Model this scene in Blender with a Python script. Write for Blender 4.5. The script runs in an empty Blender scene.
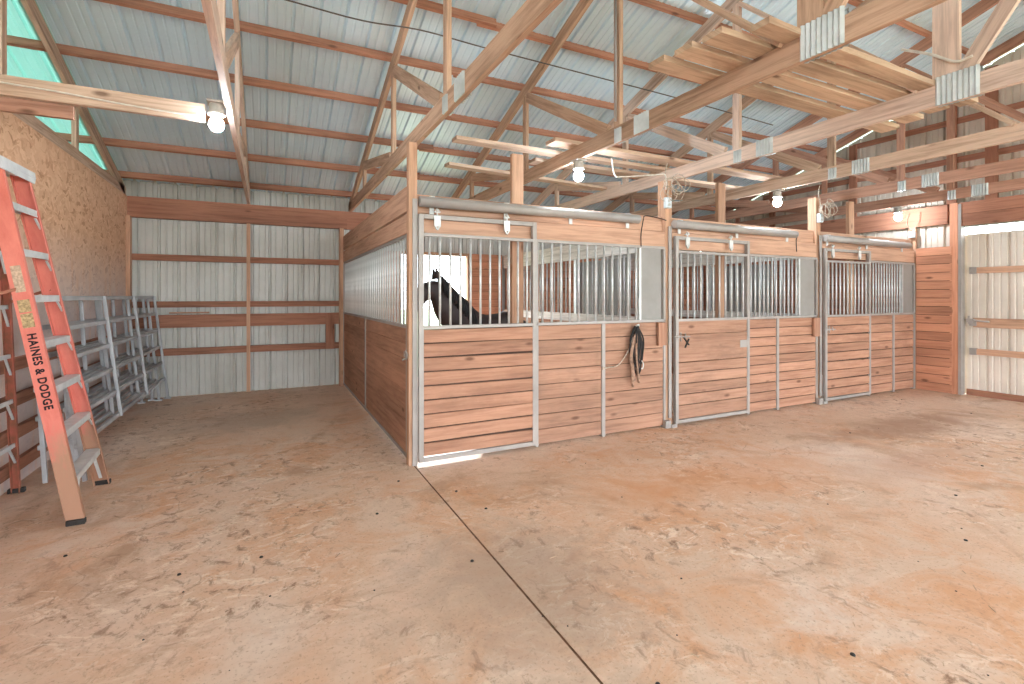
import bpy, bmesh, math, random
from mathutils import Vector, Matrix
random.seed(7)
V=Vector
C=bpy.context.scene.collection
SC=bpy.context.scene
# ------------------------------------------------------------------ materials
def lin(c):
    f=lambda v:(v/255/12.92) if v/255<=0.04045 else ((v/255+0.055)/1.055)**2.4
    return (f(c[0]),f(c[1]),f(c[2]),1)
def newmat(name):
    m=bpy.data.materials.new(name); m.use_nodes=True
    nt=m.node_tree; b=nt.nodes['Principled BSDF']
    return m,nt,b
def N(nt,t,**k):
    n=nt.nodes.new(t)
    for a,v in k.items(): setattr(n,a,v)
    return n
def ramp(nt,stops,src):
    r=N(nt,'ShaderNodeValToRGB'); e=r.color_ramp.elements
    e[0].position,e[0].color=stops[0]; e[1].position,e[1].color=stops[-1]
    for p,c in stops[1:-1]:
        x=e.new(p); x.color=c
    nt.links.new(src,r.inputs[0]); return r
def mix(nt,fac,a,b,mode='MIX'):
    m=N(nt,'ShaderNodeMix',data_type='RGBA',blend_type=mode)
    for i,v in ((0,fac),(6,a),(7,b)):
        if hasattr(v,'links') or hasattr(v,'is_output'): nt.links.new(v,m.inputs[i])
        else: m.inputs[i].default_value=v
    return m.outputs[2]
def noise(nt,vec,scale,detail=4,rough=.6,sc=None,dist=0):
    n=N(nt,'ShaderNodeTexNoise'); n.inputs['Scale'].default_value=scale; n.inputs['Detail'].default_value=detail
    n.inputs['Roughness'].default_value=rough; n.inputs['Distortion'].default_value=dist
    if sc:
        mp=N(nt,'ShaderNodeMapping'); mp.inputs['Scale'].default_value=sc; nt.links.new(vec,mp.inputs[0]); vec=mp.outputs[0]
    nt.links.new(vec,n.inputs['Vector']); return n.outputs['Fac']
def wood(name,a,b,knot=(96,58,40),rough=.75,tone=.35,knots=True,dirt=None,val=1.0):
    """a=light tone, b=grain tone; UV u runs along the board in metres"""
    des=lambda c,k=.22,v=1.0:tuple((x*(1-k)+k*(c[0]*.35+c[1]*.5+c[2]*.15))*v for x in c)
    a=des(a,v=val); b=des(b,v=val*.96); knot=des(knot,.2); dirt=des(dirt,v=val) if dirt else None
    m,nt,bs=newmat(name); uv=N(nt,'ShaderNodeTexCoord').outputs['UV']
    g=noise(nt,uv,1,5,.65,(1.6,26,1),.4)
    g2=noise(nt,uv,1,3,.5,(.35,1.3,1))
    c=ramp(nt,[(.36,lin(tuple(x*.9 for x in b))),(.56,lin(a))],g).outputs[0]
    dark=tuple(x*.68 for x in a); lite=tuple(min(255,x*1.12+6) for x in a)
    t=ramp(nt,[(.3,lin(dark)),(.5,lin(a)),(.72,lin(lite))],g2).outputs[0]
    col=mix(nt,tone,c,t)
    if knots:
        v=N(nt,'ShaderNodeTexVoronoi'); v.inputs['Scale'].default_value=1; v.inputs['Randomness'].default_value=1
        mp=N(nt,'ShaderNodeMapping'); mp.inputs['Scale'].default_value=(2.0,5.2,1); nt.links.new(uv,mp.inputs[0]); nt.links.new(mp.outputs[0],v.inputs['Vector'])
        k=ramp(nt,[(.05,(1,1,1,1)),(.13,(0,0,0,1))],v.outputs['Distance']).outputs[0]
        kk=N(nt,'ShaderNodeMath',operation='MULTIPLY'); nt.links.new(k,kk.inputs[0]); kk.inputs[1].default_value=.75
        col=mix(nt,kk.outputs[0],col,lin(knot))
    if dirt:
        dn=noise(nt,uv,1,5,.7,(.9,2.2,1))
        df=ramp(nt,[(.5,(0,0,0,1)),(.72,(.7,.7,.7,1))],dn).outputs[0]
        col=mix(nt,df,col,lin(dirt))
    nt.links.new(col,bs.inputs['Base Color']); bs.inputs['Roughness'].default_value=rough
    bs.inputs['Specular IOR Level'].default_value=.25
    bp=N(nt,'ShaderNodeBump'); bp.inputs['Strength'].default_value=.25; bp.inputs['Distance'].default_value=.01
    nt.links.new(g,bp.inputs['Height']); nt.links.new(bp.outputs[0],bs.inputs['Normal'])
    return m
def plain(name,c,rough=.5,metal=0,var=.15,scale=6,c2=None,bump=0):
    m,nt,bs=newmat(name); ob=N(nt,'ShaderNodeTexCoord').outputs['Object']
    n=noise(nt,ob,scale,5,.6)
    c2=c2 or tuple(x*(1-var) for x in c)
    r=ramp(nt,[(.35,lin(c2)),(.65,lin(c))],n)
    nt.links.new(r.outputs[0],bs.inputs['Base Color']); bs.inputs['Roughness'].default_value=rough; bs.inputs['Metallic'].default_value=metal
    bs.inputs['Specular IOR Level'].default_value=.35
    if bump:
        bp=N(nt,'ShaderNodeBump'); bp.inputs['Strength'].default_value=bump; bp.inputs['Distance'].default_value=.01
        nt.links.new(n,bp.inputs['Height']); nt.links.new(bp.outputs[0],bs.inputs['Normal'])
    return m
def emit(name,c,s):
    m,nt,bs=newmat(name); bs.inputs['Base Color'].default_value=(1,1,1,1)
    bs.inputs['Emission Color'].default_value=c; bs.inputs['Emission Strength'].default_value=s
    return m
M={}
M['stall']=wood('stall_board_wood',(214,148,112),(184,112,80),tone=.5,dirt=(160,106,80),val=.88)
M['stall_dirty']=wood('stall_board_wood_worn',(206,146,112),(176,112,82),tone=.5,dirt=(142,104,82),val=.88)
M['wallboard']=wood('wall_board_wood',(212,136,98),(182,100,68),tone=.6)
M['purlin']=wood('purlin_wood',(196,128,98),(156,90,64),tone=.5)
M['chord']=wood('truss_wood',(216,178,150),(178,132,104),tone=.4)
M['chord_o']=wood('truss_wood_orange',(206,162,130),(166,118,86),tone=.4)
M['chord_pale']=wood('truss_wood_pale',(228,194,172),(204,164,142),tone=.35)
M['chord_red']=wood('truss_wood_red',(200,142,114),(164,104,80),tone=.45)
M['post']=wood('post_wood',(206,152,116),(170,112,80),tone=.45)
M['header']=wood('header_wood',(206,154,122),(176,118,90),tone=.45)
M['brown']=wood('girt_wood',(178,112,82),(140,82,58),tone=.5)
M['seam']=wood('seam_shade_wood',(84,56,44),(60,40,32),knots=False)  # seam backing: groove shade and dirt put into a dark colour
M['oldplank']=wood('old_plank_wood',(214,176,142),(138,98,72),tone=.65,dirt=(150,96,62))
M['white_board']=wood('whitewashed_board',(232,226,218),(206,196,186),tone=.3,knots=False)
M['galv']=plain('galvanised_steel',(166,158,152),.5,.2,.10,3)
M['bar']=plain('steel_bar',(214,214,212),.4,.3,.12,10)
M['alu']=plain('ladder_aluminium',(216,218,218),.4,.15,.1,8)
M['gate']=plain('gate_tube_steel',(182,182,184),.45,.2,.15,4)
M['grey']=plain('grey_sheet',(146,141,136),.55,.1,.08,3)
M['plate']=plain('corrugated_plate',(206,210,210),.4,.3,.12,6)
M['dark']=plain('dark_iron',(60,56,54),.6,.3,.3,20)
M['black']=plain('black_leather',(42,34,32),.6,0,.4,30)
M['leather']=plain('tan_leather',(176,140,118),.7,0,.3,30)
M['cable']=plain('white_cable',(224,214,202),.5,0,.1,20)
M['wire']=plain('thin_dark_wire',(90,86,84),.5,.2,.1,20)
M['box']=plain('junction_box',(206,214,218),.5,.1,.1,20)
M['rope']=plain('pale_cord',(208,190,172),.8,0,.3,60)
M['socket']=plain('lamp_socket',(196,190,184),.5,.1,.1,20)
M['rust']=plain('worn_red_fibreglass',(178,98,80),.6,0,.35,14,c2=(138,92,70))
M['horse']=plain('horse_coat',(58,44,42),.55,0,.35,5)
M['mane']=plain('horse_mane',(30,24,24),.7,0,.4,30)
M['hoof']=plain('horse_hoof',(60,52,46),.6,0,.3,20)
M['brown_dirt']=plain('joint_dirt',(128,92,70),.9,0,.3,20)
M['text']=plain('stencil_ink',(52,34,40),.8,0,.5,60)
M['paper']=plain('ladder_sticker',(214,186,160),.7,0,.25,50)
M['yellowtag']=plain('warning_sticker',(206,178,132),.7,0,.35,60)
M['grass']=plain('grass_field',(150,168,132),.9,0,.2,2)
M['bulb2']=emit('dim_lit_bulb',(.80,.91,1,1),260)
M['bulb']=emit('lit_bulb',(.77,.90,1,1),400)
M['fill_bulb']=emit('added_fill_bulb',(.78,.90,1,1),760)  # for the added fill bulbs behind the camera
def metal_sheet(name,c,c2,rough=.45,metal=.3,dirt=None,green=0):
    m,nt,bs=newmat(name); ob=N(nt,'ShaderNodeTexCoord').outputs['Object']
    n=noise(nt,ob,.9,5,.6); n2=noise(nt,ob,1,4,.6,(3,3,.6) )
    col=ramp(nt,[(.3,lin(c2)),(.7,lin(c))],n).outputs[0]
    if dirt:
        f=ramp(nt,[(.52,(0,0,0,1)),(.75,(.5,.5,.5,1))],n2).outputs[0]
        col=mix(nt,f,col,lin(dirt))
    nt.links.new(col,bs.inputs['Base Color']); bs.inputs['Roughness'].default_value=rough; bs.inputs['Metallic'].default_value=metal
    return m
M['roof']=metal_sheet('roof_sheet_metal',(222,240,250),(204,224,236),.34,.16)
M['clad']=metal_sheet('wall_sheet_metal',(200,198,192),(176,172,164),.5,.15,(154,146,134))
M['clad_r']=metal_sheet('gable_sheet_metal',(222,210,196),(196,184,170),.5,.15)
# translucent teal roof sheets of the lean-to beyond the board wall
m,nt,bs=newmat('translucent_roof_sheet'); bs.inputs['Base Color'].default_value=lin((150,200,188)); bs.inputs['Roughness'].default_value=.5
tr=N(nt,'ShaderNodeBsdfTranslucent'); tr.inputs[0].default_value=lin((150,215,198)); mx=N(nt,'ShaderNodeMixShader'); mx.inputs[0].default_value=.07
nt.links.new(bs.outputs[0],mx.inputs[1]); nt.links.new(tr.outputs[0],mx.inputs[2]); nt.links.new(mx.outputs[0],nt.nodes['Material Output'].inputs[0]); M['teal']=m
# OSB
m,nt,bs=newmat('osb_board'); tc=N(nt,'ShaderNodeTexCoord'); ob=tc.outputs['Object']
vo=N(nt,'ShaderNodeTexVoronoi'); vo.inputs['Scale'].default_value=1
mp=N(nt,'ShaderNodeMapping'); mp.inputs['Scale'].default_value=(14,14,34); 
dn=N(nt,'ShaderNodeTexNoise'); dn.inputs['Scale'].default_value=7; nt.links.new(ob,dn.inputs['Vector'])
vm=N(nt,'ShaderNodeVectorMath',operation='MULTIPLY_ADD'); nt.links.new(dn.outputs['Color'],vm.inputs[0]); vm.inputs[1].default_value=(.25,.25,.25); nt.links.new(ob,vm.inputs[2])
nt.links.new(vm.outputs[0],mp.inputs[0]); nt.links.new(mp.outputs[0],vo.inputs['Vector'])
sp=N(nt,'ShaderNodeSeparateColor'); nt.links.new(vo.outputs['Color'],sp.inputs[0])
c1=ramp(nt,[(0,lin((186,134,100))),(.15,lin((214,166,132))),(1,lin((232,190,156)))],sp.outputs[0]).outputs[0]
n1=noise(nt,ob,26,4,.7,(1,1,.55)); c2=ramp(nt,[(.30,(1,1,1,1)),(.36,(0,0,0,1))],n1).outputs[0]
mk=noise(nt,ob,1.3,3,.5); mkf=ramp(nt,[(.4,(.1,.1,.1,1)),(.65,(1,1,1,1))],mk).outputs[0]
fm=N(nt,'ShaderNodeMath',operation='MULTIPLY'); nt.links.new(c2,fm.inputs[0]); nt.links.new(mkf,fm.inputs[1])
col=mix(nt,fm.outputs[0],c1,lin((120,78,56)))
sz=N(nt,'ShaderNodeSeparateXYZ'); nt.links.new(ob,sz.inputs[0])
mr=N(nt,'ShaderNodeMapRange'); mr.inputs[1].default_value=2.2; mr.inputs[2].default_value=1.2; mr.inputs[3].default_value=0; mr.inputs[4].default_value=.8
nt.links.new(sz.outputs[2],mr.inputs[0])
dn2=noise(nt,ob,1.7,5,.7,(1.0,3.0,.5)); dd=ramp(nt,[(.25,(.0,.0,.0,1)),(.48,(1,1,1,1))],dn2).outputs[0]
dm=N(nt,'ShaderNodeMath',operation='MULTIPLY'); nt.links.new(mr.outputs[0],dm.inputs[0]); nt.links.new(dd,dm.inputs[1])
col=mix(nt,dm.outputs[0],col,lin((206,196,196)))
nt.links.new(col,bs.inputs['Base Color']); bs.inputs['Roughness'].default_value=.8; M['osb']=m
def V3(nt,vec,off):
    q=N(nt,'ShaderNodeVectorMath',operation='ADD'); nt.links.new(vec,q.inputs[0]); q.inputs[1].default_value=off; return q.outputs[0]
# concrete floor
m,nt,bs=newmat('dusty_concrete'); ob=N(nt,'ShaderNodeTexCoord').outputs['Object']
a=noise(nt,ob,.5,6,.62,dist=.8); b=noise(nt,ob,2.2,9,.68,dist=.9); c=noise(nt,ob,11,8,.75,(1,.8,1),.6); e=noise(nt,ob,.9,8,.66,(1,1,1),1.5); ed=noise(nt,ob,55,4,.7); f2=noise(nt,ob,5.5,9,.75,(.8,1.3,1),1.8)
big=noise(nt,V3(nt,ob,(31,7,0)),.7,5,.6,dist=1); big2=noise(nt,V3(nt,ob,(3,57,0)),.45,5,.6,dist=1)
G=lambda v:(v,v,v,1)
def mul(x,y):
    q=N(nt,'ShaderNodeMath',operation='MULTIPLY'); nt.links.new(x,q.inputs[0]); nt.links.new(y,q.inputs[1]); return q.outputs[0]
m1=ramp(nt,[(.44,G(.15)),(.6,G(1))],big).outputs[0]; m2=ramp(nt,[(.42,G(0)),(.62,G(1))],big2).outputs[0]
col=ramp(nt,[(.32,lin((208,176,152))),(.5,lin((218,188,166))),(.66,lin((224,202,186)))],a).outputs[0]
col=mix(nt,mul(ramp(nt,[(.40,G(0)),(.62,G(.9))],b).outputs[0],m2),col,lin((210,156,118)))
col=mix(nt,ramp(nt,[(.54,G(0)),(.68,G(.75))],e).outputs[0],col,lin((178,140,112)))
col=mix(nt,mul(ramp(nt,[(.53,G(0)),(.60,G(.8))],f2).outputs[0],m1),col,lin((236,214,194)))
col=mix(nt,mul(ramp(nt,[(.36,G(1)),(.47,G(0))],c).outputs[0],m1),col,lin((146,112,90)))
col=mix(nt,ramp(nt,[(.56,G(0)),(.66,G(.55))],ed).outputs[0],col,lin((160,124,100)))
col=mix(nt,mul(ramp(nt,[(.30,G(1)),(.36,G(0))],f2).outputs[0],m2),col,lin((150,110,84)))
vc=N(nt,'ShaderNodeTexVoronoi',feature='DISTANCE_TO_EDGE'); vc.inputs['Scale'].default_value=1.1
vd=N(nt,'ShaderNodeTexNoise'); vd.inputs['Scale'].default_value=1.6; vd.inputs['Detail'].default_value=8; nt.links.new(ob,vd.inputs['Vector'])
va=N(nt,'ShaderNodeVectorMath',operation='MULTIPLY_ADD'); nt.links.new(vd.outputs['Color'],va.inputs[0]); va.inputs[1].default_value=(1.6,1.6,0); nt.links.new(ob,va.inputs[2]); nt.links.new(va.outputs[0],vc.inputs['Vector'])
cr=ramp(nt,[(.0,G(.55)),(.012,G(0))],vc.outputs['Distance']).outputs[0]
cm=N(nt,'ShaderNodeMath',operation='MULTIPLY'); nt.links.new(cr,cm.inputs[0]); nt.links.new(ramp(nt,[(.5,G(0)),(.6,G(1))],a).outputs[0],cm.inputs[1])
col=mix(nt,cm.outputs[0],col,lin((140,104,84)))
# wet/dirty patches with a place of their own
def patch(px,py,rx,ry,amount,colr,col,ns=2.5):
    s=N(nt,'ShaderNodeVectorMath',operation='SUBTRACT'); nt.links.new(ob,s.inputs[0]); s.inputs[1].default_value=(px,py,0)
    q=N(nt,'ShaderNodeVectorMath',operation='DIVIDE'); nt.links.new(s.outputs[0],q.inputs[0]); q.inputs[1].default_value=(rx,ry,1e6)
    l=N(nt,'ShaderNodeVectorMath',operation='LENGTH'); nt.links.new(q.outputs[0],l.inputs[0])
    nn=noise(nt,ob,ns,7,.7,dist=.8); ad=N(nt,'ShaderNodeMath',operation='MULTIPLY_ADD'); nt.links.new(nn,ad.inputs[0]); ad.inputs[1].default_value=1.6; nt.links.new(l.outputs['Value'],ad.inputs[2])
    f=ramp(nt,[(.0,(amount,)*3+(1,)),(.999,(0,0,0,1))],ad.outputs[0])
    mr=N(nt,'ShaderNodeMapRange'); nt.links.new(ad.outputs[0],mr.inputs[0]); mr.inputs[1].default_value=1.1; mr.inputs[2].default_value=1.7; mr.inputs[3].default_value=amount; mr.inputs[4].default_value=0
    return mix(nt,mr.outputs[0],col,lin(colr))
col=patch(6.6,3.1,2.2,.5,.75,(160,122,98),col)
col=patch(3.3,2.9,1.9,.6,.6,(206,146,104),col)
col=patch(1.2,2.3,.8,1.0,.55,(160,136,120),col,3.5)
col=patch(-.2,6.8,1.0,.9,.5,(160,140,124),col)
col=patch(5.2,2.4,1.2,.4,.5,(190,148,124),col)
nt.links.new(col,bs.inputs['Base Color']); bs.inputs['Roughness'].default_value=.6; bs.inputs['Specular IOR Level'].default_value=.3
bp=N(nt,'ShaderNodeBump'); bp.inputs['Strength'].default_value=.35; bp.inputs['Distance'].default_value=.01
nt.links.new(b,bp.inputs['Height']); nt.links.new(bp.outputs[0],bs.inputs['Normal']); M['floor']=m
# ladder rail: red fibreglass that is worn to brown near the foot (UV u = metres from the foot)
m,nt,bs=newmat('red_fibreglass'); uv=N(nt,'ShaderNodeTexCoord').outputs['UV']
nn=noise(nt,uv,1,5,.7,(3,9,1)); sx=N(nt,'ShaderNodeSeparateXYZ'); nt.links.new(uv,sx.inputs[0])
ad=N(nt,'ShaderNodeMath',operation='MULTIPLY_ADD'); nt.links.new(nn,ad.inputs[0]); ad.inputs[1].default_value=-.9; nt.links.new(sx.outputs[0],ad.inputs[2])
mr=N(nt,'ShaderNodeMapRange'); nt.links.new(ad.outputs[0],mr.inputs[0]); mr.inputs[1].default_value=-.05; mr.inputs[2].default_value=.25; mr.inputs[3].default_value=.9; mr.inputs[4].default_value=0
base=ramp(nt,[(.3,lin((204,104,90))),(.6,lin((222,130,114)))],nn).outputs[0]
sc=noise(nt,uv,1,6,.8,(2,30,1)); base=mix(nt,ramp(nt,[(.6,(0,0,0,1)),(.75,(.5,.5,.5,1))],sc).outputs[0],base,lin((186,130,100)))
nt.links.new(mix(nt,mr.outputs[0],base,lin((160,124,98))),bs.inputs['Base Color']); bs.inputs['Roughness'].default_value=.55; M['red']=m
# ------------------------------------------------------------------ mesh builder
class MB:
    def __init__(s): s.back=None; s.v=[];s.f=[];s.uv=[];s.sm=[]
    def quad(s,pts,uvs,smooth=False):
        n=len(s.v); s.v+= [V(p) for p in pts]; s.f.append(tuple(range(n,n+len(pts)))); s.uv.append(uvs); s.sm.append(smooth)
    def beam(s,p0,p1,w,h,up=(0,0,1),jit=True,taper=1):
        """box from p0 to p1; w across, h along up; centred on the axis"""
        p0,p1=V(p0),V(p1); d=p1-p0; L=d.length; d.normalize(); up=V(up)
        if abs(d.dot(up.normalized()))>.999: up=V((1,0,0)) if abs(d.x)<.9 else V((0,1,0))
        r=d.cross(up).normalized(); u=r.cross(d).normalized()
        o=random.random()*60 if jit else 0; uo=random.random()*30 if jit else 0
        c=[]
        for P,k in ((p0,1),(p1,taper)):
            for a,b in ((-1,-1),(1,-1),(1,1),(-1,1)): c.append(P+r*(a*w/2*k)+u*(b*h/2*k))
        vv=[0,w,w+h,2*w+h,2*(w+h)]
        for i in range(4):
            j=(i+1)%4
            s.quad([c[j],c[i],c[4+i],c[4+j]][::-1],[(uo,o+vv[i+1]),(uo,o+vv[i]),(uo+L,o+vv[i]),(uo+L,o+vv[i+1])][::-1])
        s.quad([c[0],c[1],c[2],c[3]][::-1],[(uo,o),(uo+w*.1,o+w),(uo+w*.1,o+w+h),(uo,o+h)][::-1])
        s.quad([c[4],c[5],c[6],c[7]],[(uo,o),(uo+w*.1,o+w),(uo+w*.1,o+w+h),(uo,o+h)])
        return s
    def box(s,a,b,axis=None,jit=True):
        """axis aligned box between corners; grain along the longest side"""
        a,b=V(a),V(b); lo=V((min(a.x,b.x),min(a.y,b.y),min(a.z,b.z))); hi=V((max(a.x,b.x),max(a.y,b.y),max(a.z,b.z)))
        c=(lo+hi)/2; d=hi-lo
        if axis is None: axis=max(range(3),key=lambda i:d[i])
        p0=c.copy();p1=c.copy();p0[axis]=lo[axis];p1[axis]=hi[axis]
        if axis==2: s.beam(p0,p1,d.y,d.x,(1,0,0),jit)
        else: s.beam(p0,p1,d.y if axis==0 else d.x,d.z,(0,0,1),jit)
        return s
    def tube(s,pts,r,n=10,cap=True,smooth=True,spline=0):
        pts=[V(p) for p in pts]
        if spline:
            q=[]; P=[pts[0]]+pts+[pts[-1]]
            for i in range(1,len(P)-2):
                for k in range(spline):
                    t=k/spline; a,b,c,d=P[i-1],P[i],P[i+1],P[i+2]
                    q.append(.5*((2*b)+(c-a)*t+(2*a-5*b+4*c-d)*t*t+(-a+3*b-3*c+d)*t**3))
            q.append(pts[-1]); pts=q
        R=r if isinstance(r,(list,tuple)) else [r]*len(pts)
        if len(R)!=len(pts): R=[R[min(len(R)-1,int(i*len(R)/len(pts)))] for i in range(len(pts))]
        prev=None; rings=[]; base=len(s.v)
        for i,p in enumerate(pts):
            t=(pts[min(i+1,len(pts)-1)]-pts[max(i-1,0)])
            if t.length<1e-9: t=V((0,0,1))
            t.normalize()
            if prev is None: a=t.orthogonal().normalized()
            else:
                a=prev-t*prev.dot(t)
                a=a.normalized() if a.length>1e-6 else t.orthogonal().normalized()
            prev=a; b=t.cross(a)
            for k in range(n):
                th=2*math.pi*k/n; s.v.append(p+(a*math.cos(th)+b*math.sin(th))*R[i])
        for i in range(len(pts)-1):
            for k in range(n):
                k2=(k+1)%n
                s.f.append((base+i*n+k,base+i*n+k2,base+(i+1)*n+k2,base+(i+1)*n+k)); s.uv.append([(0,0)]*4); s.sm.append(smooth)
        if cap:
            s.f.append(tuple(base+k for k in range(n))[::-1]); s.uv.append([(0,0)]*n); s.sm.append(False)
            m=base+(len(pts)-1)*n; s.f.append(tuple(m+k for k in range(n))); s.uv.append([(0,0)]*n); s.sm.append(False)
        return s
    def lathe(s,prof,c,n=20):
        """prof: (r,z) list, axis z through c"""
        base=len(s.v); c=V(c)
        for r,z in prof:
            for k in range(n):
                th=2*math.pi*k/n; s.v.append(c+V((r*math.cos(th),r*math.sin(th),z)))
        for i in range(len(prof)-1):
            for k in range(n):
                k2=(k+1)%n; s.f.append((base+i*n+k,base+i*n+k2,base+(i+1)*n+k2,base+(i+1)*n+k)); s.uv.append([(0,0)]*4); s.sm.append(True)
        return s
    def build(s,name,mat,parent=None,bevel=0):
        off=V((0,0,0))
        q=parent
        while q is not None: off+=q.location; q=q.parent
        me=bpy.data.meshes.new(name); me.from_pydata([tuple(v-off) for v in s.v],[],s.f)
        l=me.uv_layers.new(name='UVMap'); i=0; fl=[]
        for u in s.uv:
            for x in u: fl+=[x[0],x[1]]
        l.data.foreach_set('uv',fl); me.polygons.foreach_set('use_smooth',s.sm)
        me.materials.append(mat); me.update()
        o=bpy.data.objects.new(name,me); C.objects.link(o)
        if parent is not None: o.parent=parent
        if s.back: s.back.build('seam_shade_backing',M['seam'],o)
        if bevel:
            b=bmesh.new(); b.from_mesh(me); bmesh.ops.remove_doubles(b,verts=b.verts,dist=1e-5); b.to_mesh(me); b.free()
            md=o.modifiers.new('bevel','BEVEL'); md.width=bevel; md.segments=2; md.limit_method='ANGLE'
        return o
def thing(name,label,cat,loc=(0,0,0),group=None):
    o=bpy.data.objects.new(name,None); C.objects.link(o); o.location=loc; o.empty_display_size=.1
    o['label']=label; o['category']=cat
    if group: o['group']=group
    return o
def tag(o,label,cat,group=None,kind=None):
    o['label']=label; o['category']=cat
    if group: o['group']=group
    if kind: o['kind']=kind
    return o
def struct(o,label=None,cat=None):
    o['kind']='structure'
    if label: o['label']=label
    if cat: o['category']=cat
    return o
def dup(root,loc,label=None,group=None):
    r=root.copy(); C.objects.link(r); r.location=loc
    if label: r['label']=label
    if group: r['group']=group
    for ch in root.children:
        c=ch.copy(); C.objects.link(c); c.parent=r
        for g in ch.children:
            d=g.copy(); C.objects.link(d); d.parent=c
    return r
# ------------------------------------------------------------------ dimensions (metres)
YB=8.8          # far wall
XL=-1.80        # board wall on the left
XR=9.45         # right gable wall
YF=4.33         # plane of the stall fronts
ZE=2.93         # underside of truss bottom chords
S=.33           # roof pitch
def zr(y): return 3.09+S*(YB-abs(y))     # top of rafters = underside of purlins
PER=.245
PROF=[(0,0),(.052,0),(.058,.007),(.070,.007),(.076,0),(.132,0),(.138,.007),(.150,.007),(.156,0),(.196,0),(.208,.030),(.226,.030),(.238,0)]
def corr(name,mat,O,U,W,Nn,L,top,bot=None,parent=None,phase=0,ribh=1.0):
    """ribbed sheet: O origin, U across the ribs, W along them, Nn rib direction; top(u)/bot(u) run along W"""
    O,U,W,Nn=V(O),V(U),V(W),V(Nn); xs=[]; k=-1
    while True:
        done=False
        for x,h in PROF:
            X=k*PER+x+phase
            if X<0: continue
            if X>L: done=True; break
            xs.append((X,h*ribh))
        if done: break
        k+=1
    xs=[(0,0)]+[q for q in xs if 0.001<q[0]<L-.001]+[(L,0)]
    bot=bot or (lambda u:0)
    mb=MB()
    for x,h in xs:
        mb.v.append(O+U*x+Nn*h+W*bot(x)); mb.v.append(O+U*x+Nn*h+W*top(x))
    for i in range(len(xs)-1):
        mb.f.append((2*i,2*i+2,2*i+3,2*i+1)); mb.uv.append([(0,0)]*4); mb.sm.append(False)
    return mb.build(name,mat,parent)
# ------------------------------------------------------------------ ground, floor
gm=MB(); gm.box((-30,-30,-.30),(40,60,-.12)); g=gm.build('ground',M['grass']); struct(g)
fm=MB()
X0,X1,Y0,Y1=-4.7,9.75,-9.0,9.0; JX,JY=1.16,3.745; gp=.007
for xa,xb in ((X0,JX-gp),(JX+gp,X1)):
    ys=[(Y0,JY-gp*1.0),(JY+gp*1.0,Y1)] if xb<=JX else [(Y0,Y1)]
    for ya,yb in ys: fm.box((xa,ya,-.12),(xb,yb,0),jit=False)
fm.box((X0,Y0,-.125),(X1,Y1,-.02),jit=False)
flo=fm.build('floor',M['floor']); struct(flo)
jm=MB(); jm.box((X0,JY-.011,-.02),(JX-.007,JY+.011,-.006),jit=False); jm.build('joint_filler',M['brown_dirt'],flo)
jm=MB(); jm.box((JX-.007,Y0,-.02),(JX+.007,Y1,-.004),jit=False); jm.build('joint_filler',M['brown_dirt'],flo)
# ------------------------------------------------------------------ roof
sl=math.sqrt(1+S*S); n=V((0,S,1)).normalized(); dn_=V((0,1,-S)).normalized()
Lr=(YB+.25)*sl
ceil=corr('ceiling',M['roof'],(-2.0,0,zr(0)+.095),(1,0,0),dn_,n,11.65,lambda u:Lr,phase=.05)
struct(ceil)
o=corr('roof_slope',M['roof'],(-4.7,0,zr(0)+.095),(1,0,0),V((0,-1,-S)).normalized(),V((0,-S,1)).normalized(),14.35,lambda u:Lr,parent=ceil)
o=corr('translucent_sheet',M['teal'],(-4.7,0,zr(0)+.09),(1,0,0),dn_,n,2.85,lambda u:Lr,parent=ceil); o['label']='teal translucent roof sheets beyond the board wall'
y=8.61
while y>-8.6:
    if abs(y)>.1:
        mb=MB(); zz=zr(y)+.045
        mb.beam((-4.6,y,zz),(2.2,y,zz),.042,.088,(0,S if y>0 else -S,1)); 
        mb.beam((2.0,y+.043,zz-.004),(9.42,y+.043,zz-.004),.042,.088,(0,S if y>0 else -S,1))
        mb.build('purlin',M['purlin'],ceil)
    y-=.75
# ------------------------------------------------------------------ trusses
def plate(mb,x,y,z,w,h,side):
    """small corrugated steel plate on the face of a chord"""
    n=max(3,round(w/.034)); st=w/n; z0,z1=z-h/2,z+h/2
    for i in range(n):
        a=y-w/2+i*st; b=a+st/2; c=a+st
        for (p,dp,q,dq) in ((a,.002,b,.018),(b,.018,c,.002)):
            P=[(x+side*dp,p,z0),(x+side*dq,q,z0),(x+side*dq,q,z1),(x+side*dp,p,z1)]
            mb.quad(P if side>0 else P[::-1],[(0,0)]*4)
        for zz,fl in ((z0,1),(z1,-1)):
            P=[(x,a,zz),(x+side*.002,a,zz),(x+side*.018,b,zz),(x+side*.002,c,zz),(x,c,zz)]
            mb.quad(P,[(0,0)]*5)
    for yy in (y-w/2,y+w/2): mb.quad([(x,yy,z0),(x+side*.002,yy,z0),(x+side*.002,yy,z1),(x,yy,z1)],[(0,0)]*4)
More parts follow.
